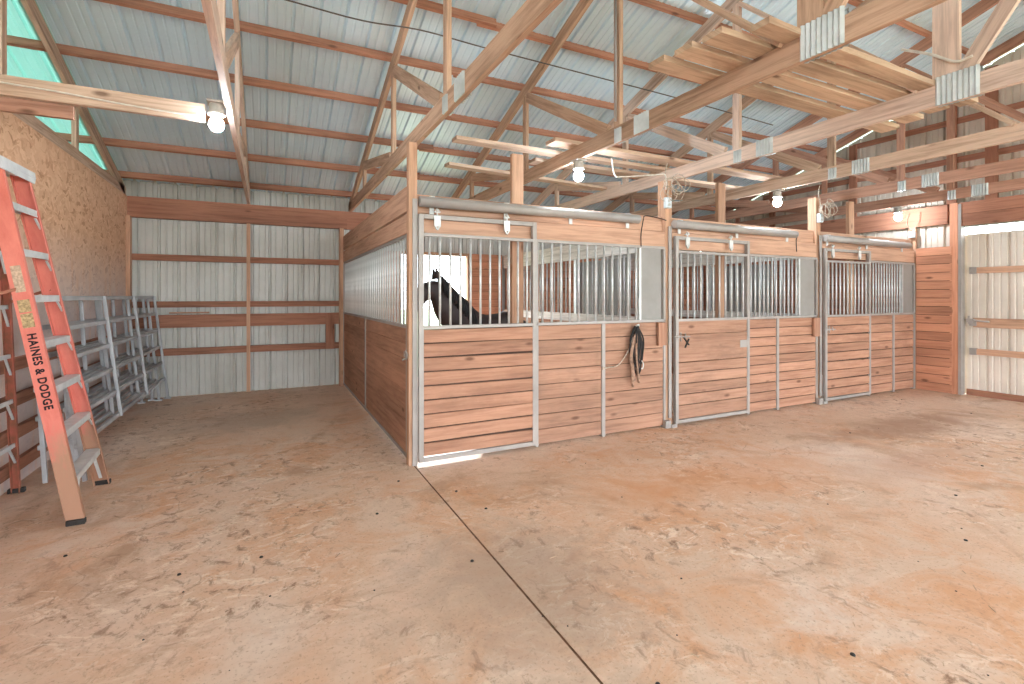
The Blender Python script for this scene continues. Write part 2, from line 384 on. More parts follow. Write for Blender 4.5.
def truss(x,mat,label,depth=.15,plates=True,rear=True,th=.042,ys=(7.4,5.55,3.7)):
    t=thing('roof_truss',label,'truss',(x,0,ZE),'roof trusses')
    MB().beam((x,-YB,ZE+depth/2),(x,YB,ZE+depth/2),th,depth).build('bottom_chord',mat,t)
    d2=.14
    for sg in (1,-1):
        yy=lambda a:sg*a
        MB().beam((x,yy(YB+.1),zr(YB+.1)-d2/2),(x,0,zr(0)-d2/2),th,d2,(0,S*sg,1)).build('top_chord',mat,t)
    zb=ZE+depth
    for yv in ys+(1.87,0,-1.87):
        MB().beam((x,yv,zb-.02),(x,yv,zr(yv)-d2),th*.98,.085 if yv>1.9 else .16,(0,1,0)).build('web_post',mat,t)
    for ya,yb in ((ys[0],ys[1]+.05),(ys[1],ys[2]+.08),(ys[2],1.96)):
        MB().beam((x,ya-.06,zr(ya)-.17),(x,yb+.08,zb+.0),th*.96,.12,(0,1,1)).build('web_brace',mat,t)
    MB().beam((x,0.0+.12,zr(0)-.32),(x,1.78,zb+.02),th*.96,.10,(0,1,1)).build('web_brace',mat,t)
    if plates:
        side=-1
        for yv,w,h in ((3.36,.19,.16),(3.68,.10,.13),(1.80,.26,.21)):
            pm=MB(); plate(pm,x+side*th/2,yv,ZE+depth/2+(h-.16)/2,w,h,side); plate(pm,x-side*th/2,yv,ZE+depth/2+(h-.16)/2,w,h,-side)
            q=pm.build('corrugated_plate',M['plate'],t)
    return t
TX=[-1.86,-.27,1.26,2.93,4.52,6.18,7.72,9.06]
labs=['timber roof truss resting on top of the osb board wall',
 'roof truss second from the left, whitish, holding the leftmost bulb',
 'orange tinted roof truss running over the left side of the stall block',
 'roof truss holding the second bulb, above the open grille of the first stall',
 'pale timber roof truss with stacked planks lying across it on the right',
 'roof truss holding the third bulb, above the middle stall',
 'reddish roof truss above the third stall, between the last two bulbs',
 'roof truss closest to the right gable wall, holding the last bulb']
tm=['chord','chord_pale','chord_o','chord_o','chord_pale','chord','chord_red','chord_red']
for x,l,mm in zip(TX,labs,tm): truss(x,M[mm],l,plates=x>1.2,ys=(6.85,5.2,3.5) if x<-1 else (7.4,5.55,3.7))
# tie beam at bulb height between left wall and second truss with its cable
t=thing('tie_beam','wooden tie beam from osb wall to second truss with a cable stapled on','beam',(XL,4.4,2.86))
MB().beam((XL-.05,4.40,2.885),(-.43,4.40,2.885),.042,.13).build('beam_timber',M['chord'],t)
MB().beam((XL-.05,4.47,2.78),(-1.22,4.47,2.78),.04,.09).build('nailer',M['chord_red'],t)
MB().tube([(XL-.05,4.37,2.96),(-1.62,4.37,2.90),(-1.3,4.37,2.885),(-.9,4.37,2.86),(-.6,4.37,2.85),(-.45,4.37,2.86)],.006,6,spline=4).build('cable',M['cable'],t)
# ------------------------------------------------------------------ left wall
mb=MB(); mb.box((XL-.012,-1.5,0),(XL,YB,2.93)); wl=mb.build('wall_left',M['osb']); struct(wl)
MB().box((XL-.09,-YB,2.86),(XL-.012,YB,2.93)).build('top_plate',M['purlin'],wl)
for z in (.12,.38,.64,.92):
    MB().box((XL,2.6,z),(XL+.04,7.6,z+.095)).build('girt',M['brown'],wl)
MB().box((XL,YB-.14,0),(XL+.05,YB-.03,2.64)).build('corner_post',M['post'],wl)
# outer wall of lean-to
o=corr('wall_outer',M['clad'],(-4.7,-1.5,0),(0,1,0),(0,0,1),(-1,0,0),YB+1.5,lambda u:zr(u-1.5)); struct(o)
# ------------------------------------------------------------------ far wall
wf=corr('wall_far',M['clad'],(-4.7,YB+.05,0),(1,0,0),(0,0,1),(0,1,0),4.7+2.1,lambda u:3.2,phase=.1); struct(wf)
corr('wall_sheet',M['clad'],(3.4,YB+.05,0),(1,0,0),(0,0,1),(0,1,0),6.1,lambda u:3.2,parent=wf)
corr('wall_sheet',M['clad'],(2.1,YB+.05,2.25),(1,0,0),(0,0,1),(0,1,0),1.3,lambda u:.95,parent=wf)
MB().box((XL,YB-.05,2.63),(1.2,YB+0,2.93)).build('wall_beam',M['brown'],wf)
MB().box((1.2,YB-.05,2.63),(XR,YB+0,2.93)).build('wall_beam',M['brown'],wf)
for z0,z1 in ((2.02,2.11),(1.33,1.42),(1.03,1.22),(.62,.72)):
    MB().box((XL+.05,YB-.035,z0),(1.14,YB+.045,z1)).build('girt',M['brown'],wf)
MB().box((-.30,YB-.06,0),(-.25,YB+.045,2.63)).build('stud',M['post'],wf)
MB().box((.86,YB-.055,.62),(1.0,YB-.036,1.22)).build('patch_board',M['brown'],wf)
MB().box((-1.3,YB-.07,1.24),(-.8,YB-.0,1.262)).build('patch_board',M['post'],wf)
MB().box((1.07,YB-.12,0),(1.14,YB-.03,2.63)).build('post',M['post'],wf)
# boards lining the far wall inside the stalls
def boards(mb,p0,p1,z0,z1,n,th,gap=.005,ph=None,wob=.0):
    """horizontal planks from p0 to p1 (xy), between z0 and z1"""
    H=(z1-z0)/n
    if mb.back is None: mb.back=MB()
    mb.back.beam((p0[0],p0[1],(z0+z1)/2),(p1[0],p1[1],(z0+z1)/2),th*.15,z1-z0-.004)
    for i in range(n):
        a=z0+i*H+gap/2; b=z0+(i+1)*H-gap/2
        dz=random.uniform(-wob,wob)
        mb.beam((p0[0],p0[1],(a+b)/2),(p1[0],p1[1],(a+b)/2+dz),th,b-a)
        
for xa,xb in ((1.2,2.05),(3.42,4.1),(4.18,6.88),(6.96,9.4)):
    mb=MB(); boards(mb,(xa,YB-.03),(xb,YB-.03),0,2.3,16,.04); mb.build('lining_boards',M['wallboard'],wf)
for xa in (2.05,3.38): MB().box((xa,YB-.05,0),(xa+.045,YB+.07,2.25)).build('opening_jamb',M['post'],wf)
MB().box((2.05,YB-.05,2.25),(3.42,YB+.07,2.30)).build('opening_header',M['post'],wf)
# ------------------------------------------------------------------ right wall (gable)
wr=corr('wall_right',M['clad_r'],(XR+.09,3.72,0),(0,1,0),(0,0,1),(1,0,0),YB+.05-3.72,lambda u:zr(3.72+u)+.055,phase=.03); struct(wr)
corr('wall_sheet',M['clad_r'],(XR+.09,-YB,2.56),(0,1,0),(0,0,1),(1,0,0),YB+3.72,lambda u:zr(u-YB)-2.56+.055,parent=wr)
corr('wall_sheet',M['clad_r'],(XR+.09,-1.2,0),(0,1,0),(0,0,1),(1,0,0),1.8,lambda u:2.56,parent=wr)
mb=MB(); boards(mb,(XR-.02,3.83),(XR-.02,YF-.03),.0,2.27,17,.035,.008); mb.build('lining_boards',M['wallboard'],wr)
mb=MB(); mb.box((XR-.03,3.76,0),(XR+.08,3.86,2.92)); mb.build('door_post',M['wallboard'],wr)
MB().box((XR-.03,3.72,0),(XR+.08,3.755,2.9)).build('steel_jamb',M['galv'],wr)
MB().box((XR,3.9,2.62),(XR+.04,YB,2.92)).build('wall_beam',M['brown'],wr)
MB().box((XR+.0,4.32,0),(XR+.05,4.42,2.85)).build('stud',M['post'],wr)
mb=MB(); boards(mb,(XR+.0,.4),(XR+.0,3.74),2.56,2.92,2,.04,.006); mb.build('door_header',M['brown'],wr)
for yv,w in ((3.39,.14),(1.9,.12),(5.3,.12),(6.9,.12),(3.86,.12)):
    MB().box((XR+.02,yv-w/2,2.92),(XR+.06,yv+w/2,zr(yv)-.03)).build('stud',M['brown'],wr)
for z in (3.55,4.15):
    ym=YB-(z-3.0)/S
    MB().box((XR+.06,.3,z),(XR+.09,ym,z+.09)).build('girt',M['brown'],wr)
for yv in (5.5,7.2): MB().box((XR,yv,0),(XR+.05,yv+.1,2.62)).build('stud',M['brown'],wr)
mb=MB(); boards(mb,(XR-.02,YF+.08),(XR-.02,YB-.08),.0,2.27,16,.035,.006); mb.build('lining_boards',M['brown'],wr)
# sliding door
dr=corr('door_1',M['clad_r'],(XR+.12,.5,.008),(0,1,0),(0,0,1),(1,0,0),3.25,lambda u:2.43,phase=.06); struct(dr)
for z0,z1 in ((1.84,1.93),(1.03,1.17),(.62,.71)):
    MB().box((XR+.085,.5,z0),(XR+.135,3.62,z1)).build('door_girt',M['post'],dr)
MB().box((XR+.085,.5,.0),(XR+.135,3.70,.09)).build('bottom_rail',M['brown'],dr)
for z in (1.885,1.10,.665): MB().box((XR+.07,3.58,z-.05),(XR+.137,3.66,z+.05)).build('bracket',M['galv'],dr)
mb=MB(); mb.tube([(XR+.05,3.70,1.14),(XR+.05,3.42,1.12)],.012,8); mb.tube([(XR+.05,3.66,1.08),(XR+.05,3.66,1.20)],.012,8); mb.box((XR+.03,3.60,1.10),(XR+.08,3.68,1.16)); mb.build('latch',M['galv'],dr)
# box rail over the door
tk=MB().box((XR+.07,.4,2.55),(XR+.15,3.72,2.60)).build('trim_1',M['galv']); struct(tk)
# ------------------------------------------------------------------ posts of the stall block
def post(x,y,w,d,z0,z1,label,mat='post',name='timber_post'):
    o=MB().box((x-w/2,y-d/2,z0),(x+w/2,y+d/2,z1),axis=2).build(name,M[mat]); return tag(o,label,'post')
post(1.15,YF+.02,.075,.076,0,2.86,'square timber corner post where stall side and stall front meet')
post(4.14,YF+.05,.10,.12,0,2.83,'timber post between the first and the middle stall','post')
post(6.925,YF+.06,.10,.12,0,2.88,'timber post between the middle and the third stall','post')
for xx,l in ((2.26,'timber stud rising to the truss behind the first sliding stall door'),(5.16,'timber stud rising to the truss behind the middle sliding stall door'),(7.93,'timber stud rising above the third sliding stall door')):
    post(xx,YF+.145,.125,.05,0,2.93,l,'post','timber_stud')
# ------------------------------------------------------------------ stall fronts
def bars(parent,xs,y,z0,z1,r=.0115,axis='x',const=0):
    src=None
    for x in xs:
        if src is None:
            p=(x,y) if axis=='x' else (const,x)
            mb=MB().tube([(p[0],p[1],z0),(p[0],p[1],z1)],r,8); src=mb.build('bar',M['bar'],parent); x0=x
        else:
            o=src.copy(); C.objects.link(o); o.parent=parent
            if axis=='x': o.location.x=x-x0
            else: o.location.y=x-x0
def linspace(a,b,n): return [a+(b-a)*i/(n-1) for i in range(n)]
def stall_door(xa,xb,label,nb,nboards,boardmat,patchwork=False,latch=True,q=0):
    yf=YF-.045; t=thing('stall_door',label,'door',((xa+xb)/2,yf,.03),'sliding stall doors')
    gal=M['galv']; w=.045
    mb=MB()
    for x in (xa+w/2,xb-w/2): mb.box((x-w/2,yf-.022,.03),(x+w/2,yf+.022,2.225-q),axis=2)
    for z0,z1 in ((2.185-q,2.225-q),(2.03-q,2.06-q),(1.205,1.235),(.03,.07)): mb.box((xa+w,yf-.021,z0),(xb-w,yf+.021,z1),axis=0)
    mb.build('frame',gal,t,bevel=.003)
    mb=MB()
    if patchwork:
        mb.box((xa+w,yf-.012,.075),(xb-w,yf+.015,.23),axis=0)
        boards(mb,(xa+w,yf),(xb-w,yf),.235,.73,4,.028,.009)
        mb.box((xa+w,yf-.014,.735),(xb-w,yf+.015,1.05),axis=0)
        mb.box((xa+w,yf-.012,1.055),(xb-w,yf+.015,1.205),axis=0)
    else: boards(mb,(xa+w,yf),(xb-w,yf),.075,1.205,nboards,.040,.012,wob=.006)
    mb.build('board_panel',M[boardmat],t,bevel=.003)
    bars(t,linspace(xa+w+.055,xb-w-.055,nb),yf,1.22,2.045-q)
    # hangers from the round track
    for hx in (xa+(xb-xa)*.14,xa+(xb-xa)*.72):
        h=MB(); h.box((hx-.03,yf-.036,2.12-q),(hx+.03,yf-.022,2.215-q),axis=2); h.beam((hx-.025,yf-.03,2.13-q),(hx,yf-.03,2.09-q),.012,.02,(0,1,0)); h.beam((hx+.025,yf-.03,2.13-q),(hx,yf-.03,2.09-q),.012,.02,(0,1,0))
        h.tube([(hx,yf-.028,2.215-q),(hx,yf-.02,2.283-q)],.008,8)
        h.beam((hx-.028,yf-.022,2.25-q),(hx+.028,yf-.022,2.25-q),.02,.012); hg=h.build('roller_hanger',M['bar'],t)
        MB().tube([(hx-.014,yf-.03,2.262-q),(hx+.014,yf-.03,2.262-q)],.014,8).build('nut',M['bar'],hg)
    if latch:
        h=MB(); zl=1.03
        h.tube([(xa-.05,yf-.035,zl),(xa+.2,yf-.035,zl)],.008,8); h.tube([(xa+.06,yf-.035,zl+.05),(xa+.06,yf-.035,zl-.05)],.008,8); h.tube([(xa+.13,yf-.035,zl+.035),(xa+.15,yf-.035,zl-.02)],.008,8)
        h.box((xa+.02,yf-.03,zl-.02),(xa+.045,yf-.02,zl+.02)); h.build('latch',M['galv'],t)
    if patchwork:
        h=MB(); h.beam((xa+.12,yf-.02,1.02),(xa+.20,yf-.02,.93),.012,.02,(0,1,0)); h.beam((xa+.2,yf-.02,1.0),(xa+.14,yf-.02,.9),.012,.02,(0,1,0)); h.build('hasp',M['dark'],t)
        MB().box((xb-.17,yf-.018,.86),(xb-w,yf-.013,.95),axis=0).build('hinge_plate',M['galv'],t)
    return t
def stall_panel(xa,xb,xd,xbar,label,nb,nboards,boardmat,gap=.006,patchwork=False,lo=0,stop=None):
    yf=YF; t=thing('stall_front_wall',label,'stall wall',((xa+xb)/2,yf,0),'fixed stall front panels')
    mb=MB(); z=1.235
    mb.box((xa,yf-.03,1.205),(xb,yf+.03,1.235),axis=0)
    mb.box((xa,yf-.022,2.035-lo),(xb,yf+.022,2.065-lo),axis=0)
    mb.box((xd-.022,yf-.03,0),(xd+.022,yf+.03,1.205),axis=2)
    for x in (xa+.015,xb-.015): mb.box((x-.015,yf-.03,0),(x+.015,yf+.03,2.035-lo),axis=2)
    mb.build('frame',M['galv'],t,bevel=.003)
    for p,q in ((xa+.03,xd-.022),(xd+.022,xb-.03)):
        mb=MB(); boards(mb,(p,yf),(q,yf),.02,1.205,nboards,.034,gap); mb.build('board_panel',M[boardmat],t,bevel=.002)
    bars(t,linspace(xa+.09,xbar-.06,nb),yf,1.22,2.05-lo)
    mb=MB(); mb.box((xbar-.025,yf-.02,1.235),(xbar,yf+.02,2.035-lo),axis=2); mb.build('feed_frame',M['bar'],t)
    mb=MB(); mb.box((xbar,yf-.014,1.235),(xb-.06,yf+.014,2.035-lo),axis=2); mb.build('feed_door',M['grey'],t)
    if stop:
        mb=MB(); mb.box((stop-.075,yf-.065,.94),(stop+.045,yf-.031,1.2),axis=2); mb.build('stop_block',M['stall'],t,bevel=.003)
    return t
stall_door(1.19,2.375,'first sliding stall door, nearest the corner post, of narrow horizontal boards with barred top',11,9,'stall',latch=False)
stall_panel(2.385,4.08,3.21,3.73,'barred stall front panel right of the first door where the bridle hangs',12,8,'stall_dirty',.007,stop=4.02)
stall_door(4.20,5.44,'middle sliding stall door with wide patched boards and a steel latch',11,9,'stall_dirty',patchwork=True,q=.035)
stall_panel(5.45,6.87,6.03,6.50,'barred stall front panel of the middle stall between door and post',12,10,'stall',.010,lo=.03,stop=6.82)
stall_door(6.985,8.09,'farthest sliding stall door, in front of the third stall',11,9,'stall',q=.055)
stall_panel(8.10,9.40,8.78,9.06,'barred stall front panel of the third stall against the right wall',12,9,'stall',.010,lo=.03)
# steel channel posts beside doors, foot brackets
for xx,l in ((1.19,'galvanised channel beside the timber corner post at the first stall door'),(4.20,'galvanised channel on the post left of the middle stall door'),(6.985,'galvanised channel on the post left of the third stall door')):
    pass
for xx,l in ((4.14,'small steel door guide on the floor at the post beside the middle stall door'),(6.93,'small steel door guide on the floor at the post beside the third stall door')):
    mb=MB(); mb.box((xx-.11,YF-.085,0),(xx-.03,YF-.035,.085)); mb.box((xx-.03,YF-.10,0),(xx+.05,YF-.07,.04)); mb.tube([(xx-.07,YF-.09,.045),(xx-.07,YF-.08,.045)],.012,8)
    tag(mb.build('door_guide',M['galv'],bevel=.004),l,'door guide')
for xx,l,zt in ((4.135,'galvanised steel strap running up the front of the post left of the middle door',2.30),(6.925,'galvanised steel strap running up the front of the post left of the third door',2.35),(1.155,'galvanised steel strap running up the corner post of the stall block',2.36)):
    mb=MB(); mb.box((xx-.012,YF-.034,.10 if xx>2 else 0),(xx+.032,YF-.022,zt),axis=2)
    tag(mb.build('steel_strap',M['galv']),l,'strap')
# header boards and tracks above each stall
def header(xa,xb,l):
    t=thing('stall_header',l,'header board',((xa+xb)/2,YF+.03,2.07),'header boards above the stall fronts')
    MB().box((xa,YF-.01,2.04),(xb,YF+.03,2.235)).build('lower_board',M['header'],t,bevel=.003)
    MB().box((xa,YF+.035,2.245),(xb,YF+.075,2.415)).build('upper_board',M['header'],t,bevel=.003)
header(1.195,4.085,'header boards above the front of the first stall with the horse')
header(4.195,6.87,'header boards above the front of the middle stall')
header(6.98,9.42,'header boards above the front of the third stall')
def track(xa,xb,l,z0,z1):
    t=thing('door_track',l,'door track',((xa+xb)/2,YF-.04,2.35),'round door tracks above the stalls')
    mb=MB(); r=.048; y=YF-.055
    mb.tube([(xa,y,z0),(xb,y,z1)],r,16); mb.build('track_tube',M['galv'],t)
    nb=max(3,int((xb-xa)/.55))
    for i in range(nb):
        x=xa+.12+(xb-xa-.24)*i/(nb-1); z=z0+(z1-z0)*(x-xa)/(xb-xa)
        b=MB(); b.box((x-.02,YF-.02,z-.10),(x+.02,YF-.011,z+.06),axis=2); b.box((x-.02,y,z+.046),(x+.02,YF-.011,z+.056)); b.build('bracket',M['bar'],t)
track(1.20,3.66,'long round galvanised door track above the first stall front',2.335,2.345)
track(4.18,6.35,'round galvanised door track above the middle stall front',2.325,2.325)
track(6.98,9.15,'round galvanised door track above the third stall front',2.31,2.30)
# ------------------------------------------------------------------ stall side (left face of the block)
t=thing('stall_side_wall','left side of the stall block, boards below and a long row of bars above','stall wall',(1.15,6.5,0))
xs_=1.15; ya,yb=YF+.10,YB-.16; ym=6.58
mb=MB()
mb.box((xs_-.025,ya,1.205),(xs_+.025,yb,1.235),axis=1); mb.box((xs_-.02,ya,2.035),(xs_+.02,yb,2.065),axis=1); mb.box((xs_-.025,ya,.03),(xs_+.025,yb,.06),axis=1)
mb.box((xs_-.027,ym-.025,.06),(xs_+.027,ym+.025,1.205),axis=2)
mb.box((xs_-.027,ya,.06),(xs_+.027,ya+.035,2.035),axis=2); mb.box((xs_-.027,yb-.035,.06),(xs_+.027,yb,2.035),axis=2)
mb.build('frame',M['galv'],t,bevel=.003)
for p,q in ((ya+.035,ym-.025),(ym+.025,yb-.035)):
    mb=MB(); boards(mb,(xs_,p),(xs_,q),.06,1.205,8,.034,.003); mb.build('board_panel',M['stall'],t,bevel=.002)
bars(t,linspace(ya+.09,yb-.09,34),0,1.22,2.05,axis='y',const=xs_)
MB().box((xs_-.02,ya-.06,2.07),(xs_+.02,yb+.05,2.245)).build('top_board',M['header'],t,bevel=.003)
MB().box((xs_-.02,ya-.06,2.27),(xs_+.02,yb+.05,2.50)).build('top_board',M['header'],t,bevel=.003)
h=MB(); h.tube([(xs_-.045,ya+.0,.98),(xs_-.045,ya-.10,.98)],.008,8); h.tube([(xs_-.045,ya-.05,1.02),(xs_-.045,ya-.05,.93)],.008,8); h.tube([(xs_-.045,ya-.05,.94),(xs_-.08,ya-.05,.93)],.008,8); h.box((xs_-.05,ya-.08,.95),(xs_-.03,ya+.02,1.0)); h.build('latch',M['galv'],t)
# partitions between stalls
for px_,l in ((4.14,'barred partition with white boards between the first and the middle stall'),(6.925,'barred partition between the middle and the third stall')):
    t=thing('stall_partition',l,'stall partition',(px_,6.5,0),'partitions between stalls')
    ya=YF+.12
    mb=MB(); boards(mb,(px_,ya),(px_,YB-.08),.02,1.12,8,.04,.005); mb.build('board_panel',M['stall'],t)
    MB().box((px_-.025,ya,1.12),(px_+.025,YB-.08,1.24),axis=1).build('white_rail',M['white_board'],t)
    MB().box((px_-.025,ya,2.04),(px_+.025,YB-.08,2.28),axis=1).build('white_rail',M['white_board'],t)
    mb=MB(); mb.box((px_-.02,6.2,1.24),(px_+.02,6.26,2.04),axis=2); mb.box((px_-.02,8.0,1.24),(px_+.02,8.05,2.04),axis=2)
    mb.build('frame',M['bar'],t)
    bars(t,[q for q in linspace(ya+.08,YB-.2,36) if abs(q-6.23)>.045 and abs(q-8.03)>.045],0,1.22,2.05,axis='y',const=px_)
    # solid grey lower section at the manger end
    MB().box((px_+.03,5.1,1.24),(px_+.045,6.2,2.0),axis=2).build('grey_sheet',M['grey'],t)
# ------------------------------------------------------------------ bulbs
def lamp(x,y,z,label,bm='bulb'):
    t=thing('ceiling_light',label,'light bulb',(x,y,z),'bare bulbs under the trusses')
    MB().lathe([(0,.155),(.045,.155),(.05,.15),(.05,.10),(.062,.085),(.06,.07),(.03,.066),(0,.066)],(x,y,z)).build('lamp_holder',M['socket'],t)
    pr=[(0,-.055)]+[(.052*math.sin(a),-.055*math.cos(a)) for a in linspace(.3,2.5,9)]+[(.022,.06),(.02,.075),(0,.075)]
    MB().lathe(pr,(x,y,z)).build('bulb',M[bm],t)
    mb=MB(); mb.box((x-.06,y-.06,z+.155),(x+.06,y+.06,z+.17)); mb.build('mounting_plate',M['socket'],t)
    return t
lamp(-.35,4.36,2.80,'leftmost lit bare bulb, hanging where the tie beam meets the second truss','bulb2')
lamp(2.93,4.36,ZE-.17,'lit bare bulb above the first stall front, second from left')
lamp(6.18,4.42,ZE-.17,'lit bare bulb above the middle stall, third from left')
lamp(9.06,4.38,ZE-.17,'rightmost lit bare bulb, beside the right wall','bulb2')
for x,y,w_ in ((.6,-1.6,'left'),(4.6,-1.6,'middle'),(8.2,-1.4,'right')): lamp(x,y,ZE-.6,'added unseen fill bulb hanging low behind the viewpoint, %s of three'%w_,'fill_bulb')  # unseen bulbs, added to brighten the roof and the room
# ------------------------------------------------------------------ outlet boxes with tied cords on post tops
def outlet(x,y,z,label,seed,loops=7):
    random.seed(seed)
    t=thing('outlet_box',label,'outlet box',(x,y,z),'outlet boxes with tied cords')
    mb=MB(); mb.box((x-.04,y-.05,z-.06),(x+.04,y,z+.06),axis=2); bxo=mb.build('box',M['box'],t,bevel=.006)
    mb=MB(); mb.tube([(x,y-.05,z+.02),(x,y-.056,z+.02)],.016,10); mb.tube([(x,y-.05,z-.025),(x,y-.056,z-.025)],.016,10); mb.build('socket_face',M['socket'],bxo)
    mb=MB()
    for i in range(loops):
        a=random.uniform(0,6.28); w=random.uniform(.05,.15); hh=random.uniform(.05,.12); cx=x+random.uniform(.0,.13); cz=z+.12+random.uniform(-.02,.1)
        pts=[(cx+w*math.cos(k/7*6.0+a),y-.03-.012*i+.02*math.sin(k+i),cz+hh*math.sin(k/7*6.0+a)) for k in range(8)]
        mb.tube(pts,.0045,6,spline=4)
    mb.tube([(x,y-.02,z+.06),(x+.01,y-.02,z+.2),(x-.03,y-.02,z+.34),(x+.0,y-.02,z+.45)],.005,6,spline=4)
    mb.build('cord_bundle',M['rope'],t)
outlet(4.08,YF-.035,2.56,'outlet box with a tangle of tied cord on the post between first and middle stall',3)
outlet(6.87,YF-.035,2.58,'outlet box with a tangle of tied cord on the post between middle and third stall',5)
t=thing('junction_box','junction box with two copper cables on the right wall above the board lining','junction box',(XR-.01,4.35,2.5))
MB().box((XR-.06,4.31,2.45),(XR-.01,4.40,2.55)).build('box',M['box'],t,bevel=.006)
mb=MB(); mb.tube([(XR-.035,4.37,2.55),(XR-.03,4.43,2.70),(XR-.02,4.40,2.85)],.006,6,spline=4); mb.tube([(XR-.035,4.34,2.55),(XR-.03,4.27,2.68),(XR-.02,4.25,2.85)],.006,6,spline=4); mb.build('cable',M['leather'],t)
# cables
mb=MB(); mb.tube([(-1.0,4.5,4.0),(.15,4.5,3.95),(.75,4.5,3.93),(1.28,4.5,3.97),(1.9,4.5,3.95),(2.95,4.5,3.93),(4.5,4.5,3.90),(6.2,4.5,3.84)],.0065,6,spline=8)
tag(mb.build('overhead_wire',M['wire']),'thin dark wire strung across the trusses high under the roof','wire')
mb=MB(); mb.tube([(3.3,4.28,2.98),(3.34,4.28,2.80),(3.45,4.27,2.79),(3.9,4.27,2.86),(4.03,4.27,2.88),(4.04,4.25,2.80),(4.02,4.235,2.70)],.008,6,spline=5)
tag(mb.build('power_cable',M['cable']),'pale cable drooping from the truss to the outlet box on the first dividing post','cable')
mb=MB(); mb.tube([(3.72,YF-.07,2.36),(3.72,YF-.03,2.2),(3.72,YF-.03,2.05)],.006,6,spline=4); mb.tube([(3.72,YF-.07,2.37),(3.8,YF-.03,2.40),(4.0,YF-.03,2.38),(4.07,YF-.05,2.36)],.006,6,spline=4)
tag(mb.build('black_cord',M['black']),'thin dark cord looped from the end of the first door track to the post','cord')
mb=MB(); mb.tube([(6.38,YF-.06,2.31),(6.40,YF-.03,2.25),(6.41,YF-.03,2.1)],.006,6,spline=4)
tag(mb.build('black_cord',M['black']),'thin dark cord hanging from the end of the middle door track','cord')
mb=MB(); mb.tube([(4.5,2.15,3.45),(4.48,1.95,3.32),(4.47,1.8,3.2),(4.47,1.7,3.2)],.010,8,spline=5)
tag(mb.build('white_cable',M['cable']),'white cable running onto the pale truss at the upper right','cable')
# conduit down the webs of the second-bulb truss
mb=MB(); mb.tube([(2.89,3.69,4.4),(2.89,3.69,3.12)],.012,8); tag(mb.build('conduit',M['galv']),'steel conduit running down the web post of the truss with the second bulb','conduit')
# ------------------------------------------------------------------ planks lying on the trusses
def plank(p0,p1,w,h,label,group=None,mat='oldplank'):
    o=MB().beam(p0,p1,w,h).build('plank',M[mat],bevel=.002); return tag(o,label,'plank',group)
zt=ZE+.15
plank((1.70,4.78,zt+.02),(4.75,4.80,zt+.02),.14,.038,'long plank lying across trusses right above the first stall front',mat='chord')
plank((1.95,5.75,zt+.02),(4.75,6.05,zt+.02),.14,.038,'single plank lying across trusses farther back over the first stall',mat='chord')
plank((2.62,4.42,zt+.02),(6.4,4.50,zt+.02),.19,.038,'wide plank across trusses just behind the second bulb',mat='chord')
plank((3.2-.4,5.15,zt+.02),(6.35,5.15,zt+.02),.18,.038,'wide plank across trusses behind the cord tangle on the first dividing post',mat='chord')
for i,(y,l) in enumerate(((2.60,'farthest plank'),(2.385,'second farthest plank'),(2.18,'third plank'))):
    plank((2.38+.03*i,y,zt+.021),(5.35-.1*i,y+.05-.025*i,zt+.021),.15,.04,'weathered %s of the row lying across the trusses at upper right'%l)
plank((2.60,1.97,zt+.021),(5.2,2.0,zt+.021),.12,.04,'nearest weathered plank of the row lying across the trusses at upper right')
# ------------------------------------------------------------------ corral panels leaning on left wall
def corral(dx_foot,dx_top,y0,y1,label,first=None):
    t=thing('corral_panel',label,'livestock panel',(-1.33+dx_foot,(y0+y1)/2,0),'steel livestock panels leaning on the board wall')
    g=M['gate']; H=1.5; xf=-1.33+dx_foot; xt=-1.50+dx_top
    P=lambda y,z:(xf+(xt-xf)*z/H,y,z)
    up=V((1,0,0))
    for i,z in enumerate((.30,.53,.76,1.0,1.24,1.48)):
        MB().beam(P(y0,z),P(y1,z),.032,.04).build('rail',g,t,bevel=.006)
    for i in range(4):
        y=y0+(y1-y0)*i/3; zz=0.02 if i in(0,3) else .28
        MB().beam(P(y,zz)+V((0.018,0,0)) if False else tuple(V(P(y,zz))+V((.02,0,0))),tuple(V(P(y,1.5))+V((.02,0,0))),.032,.028,(0,1,0)).build('stile',g,t,bevel=.006)
    for y in (y1,): MB().box((xf-.03,y-.03,0),(xf+.055,y+.03,.02)).build('foot',g,t)
    return t
corral(0,0,5.06,8.72,'front steel livestock panel of the leaning stack')
corral(-.09,-.06,5.25,8.60,'second steel livestock panel of the leaning stack, just behind the front one')
corral(-.18,-.12,5.45,8.66,'third steel livestock panel of the leaning stack')
corral(-.27,-.18,5.15,8.50,'rearmost steel livestock panel, touching the board wall')
# ------------------------------------------------------------------ step ladder
t=thing('step_ladder','tall red fibreglass step ladder with aluminium steps standing by the osb wall','ladder',(-1.4,4.5,0))
A0,A1=V((-1.13,4.18,0)),V((-1.56,4.22,2.36)); B0,B1=V((-1.18,4.98,0)),V((-1.56,4.64,2.36))
def channel(p0,p1,outy,web=.095,fl=.032,th=.006,name='front_rail'):
    """C-channel: web faces +-Y, flanges turn inwards"""
    mb=MB(); d=(p1-p0).normalized(); side=V((0,1,0)); dep=d.cross(side).normalized()  # dep ~ +-X
    mb.beam(p0,p1,web,th,(0,1,0),jit=False)
    for s in (-1,1):
        q=dep*(s*(web/2-th/2))-V((0,outy*fl/2,0))
        mb.beam(p0+q,p1+q,th,fl,(0,1,0),jit=False)
    return mb
na=channel(A0,A1,-1).build('front_rail',M['red'],t); channel(B0,B1,1).build('front_rail',M['red'],t)
def at(p0,p1,z): k=z/p1.z; return p0+(p1-p0)*k
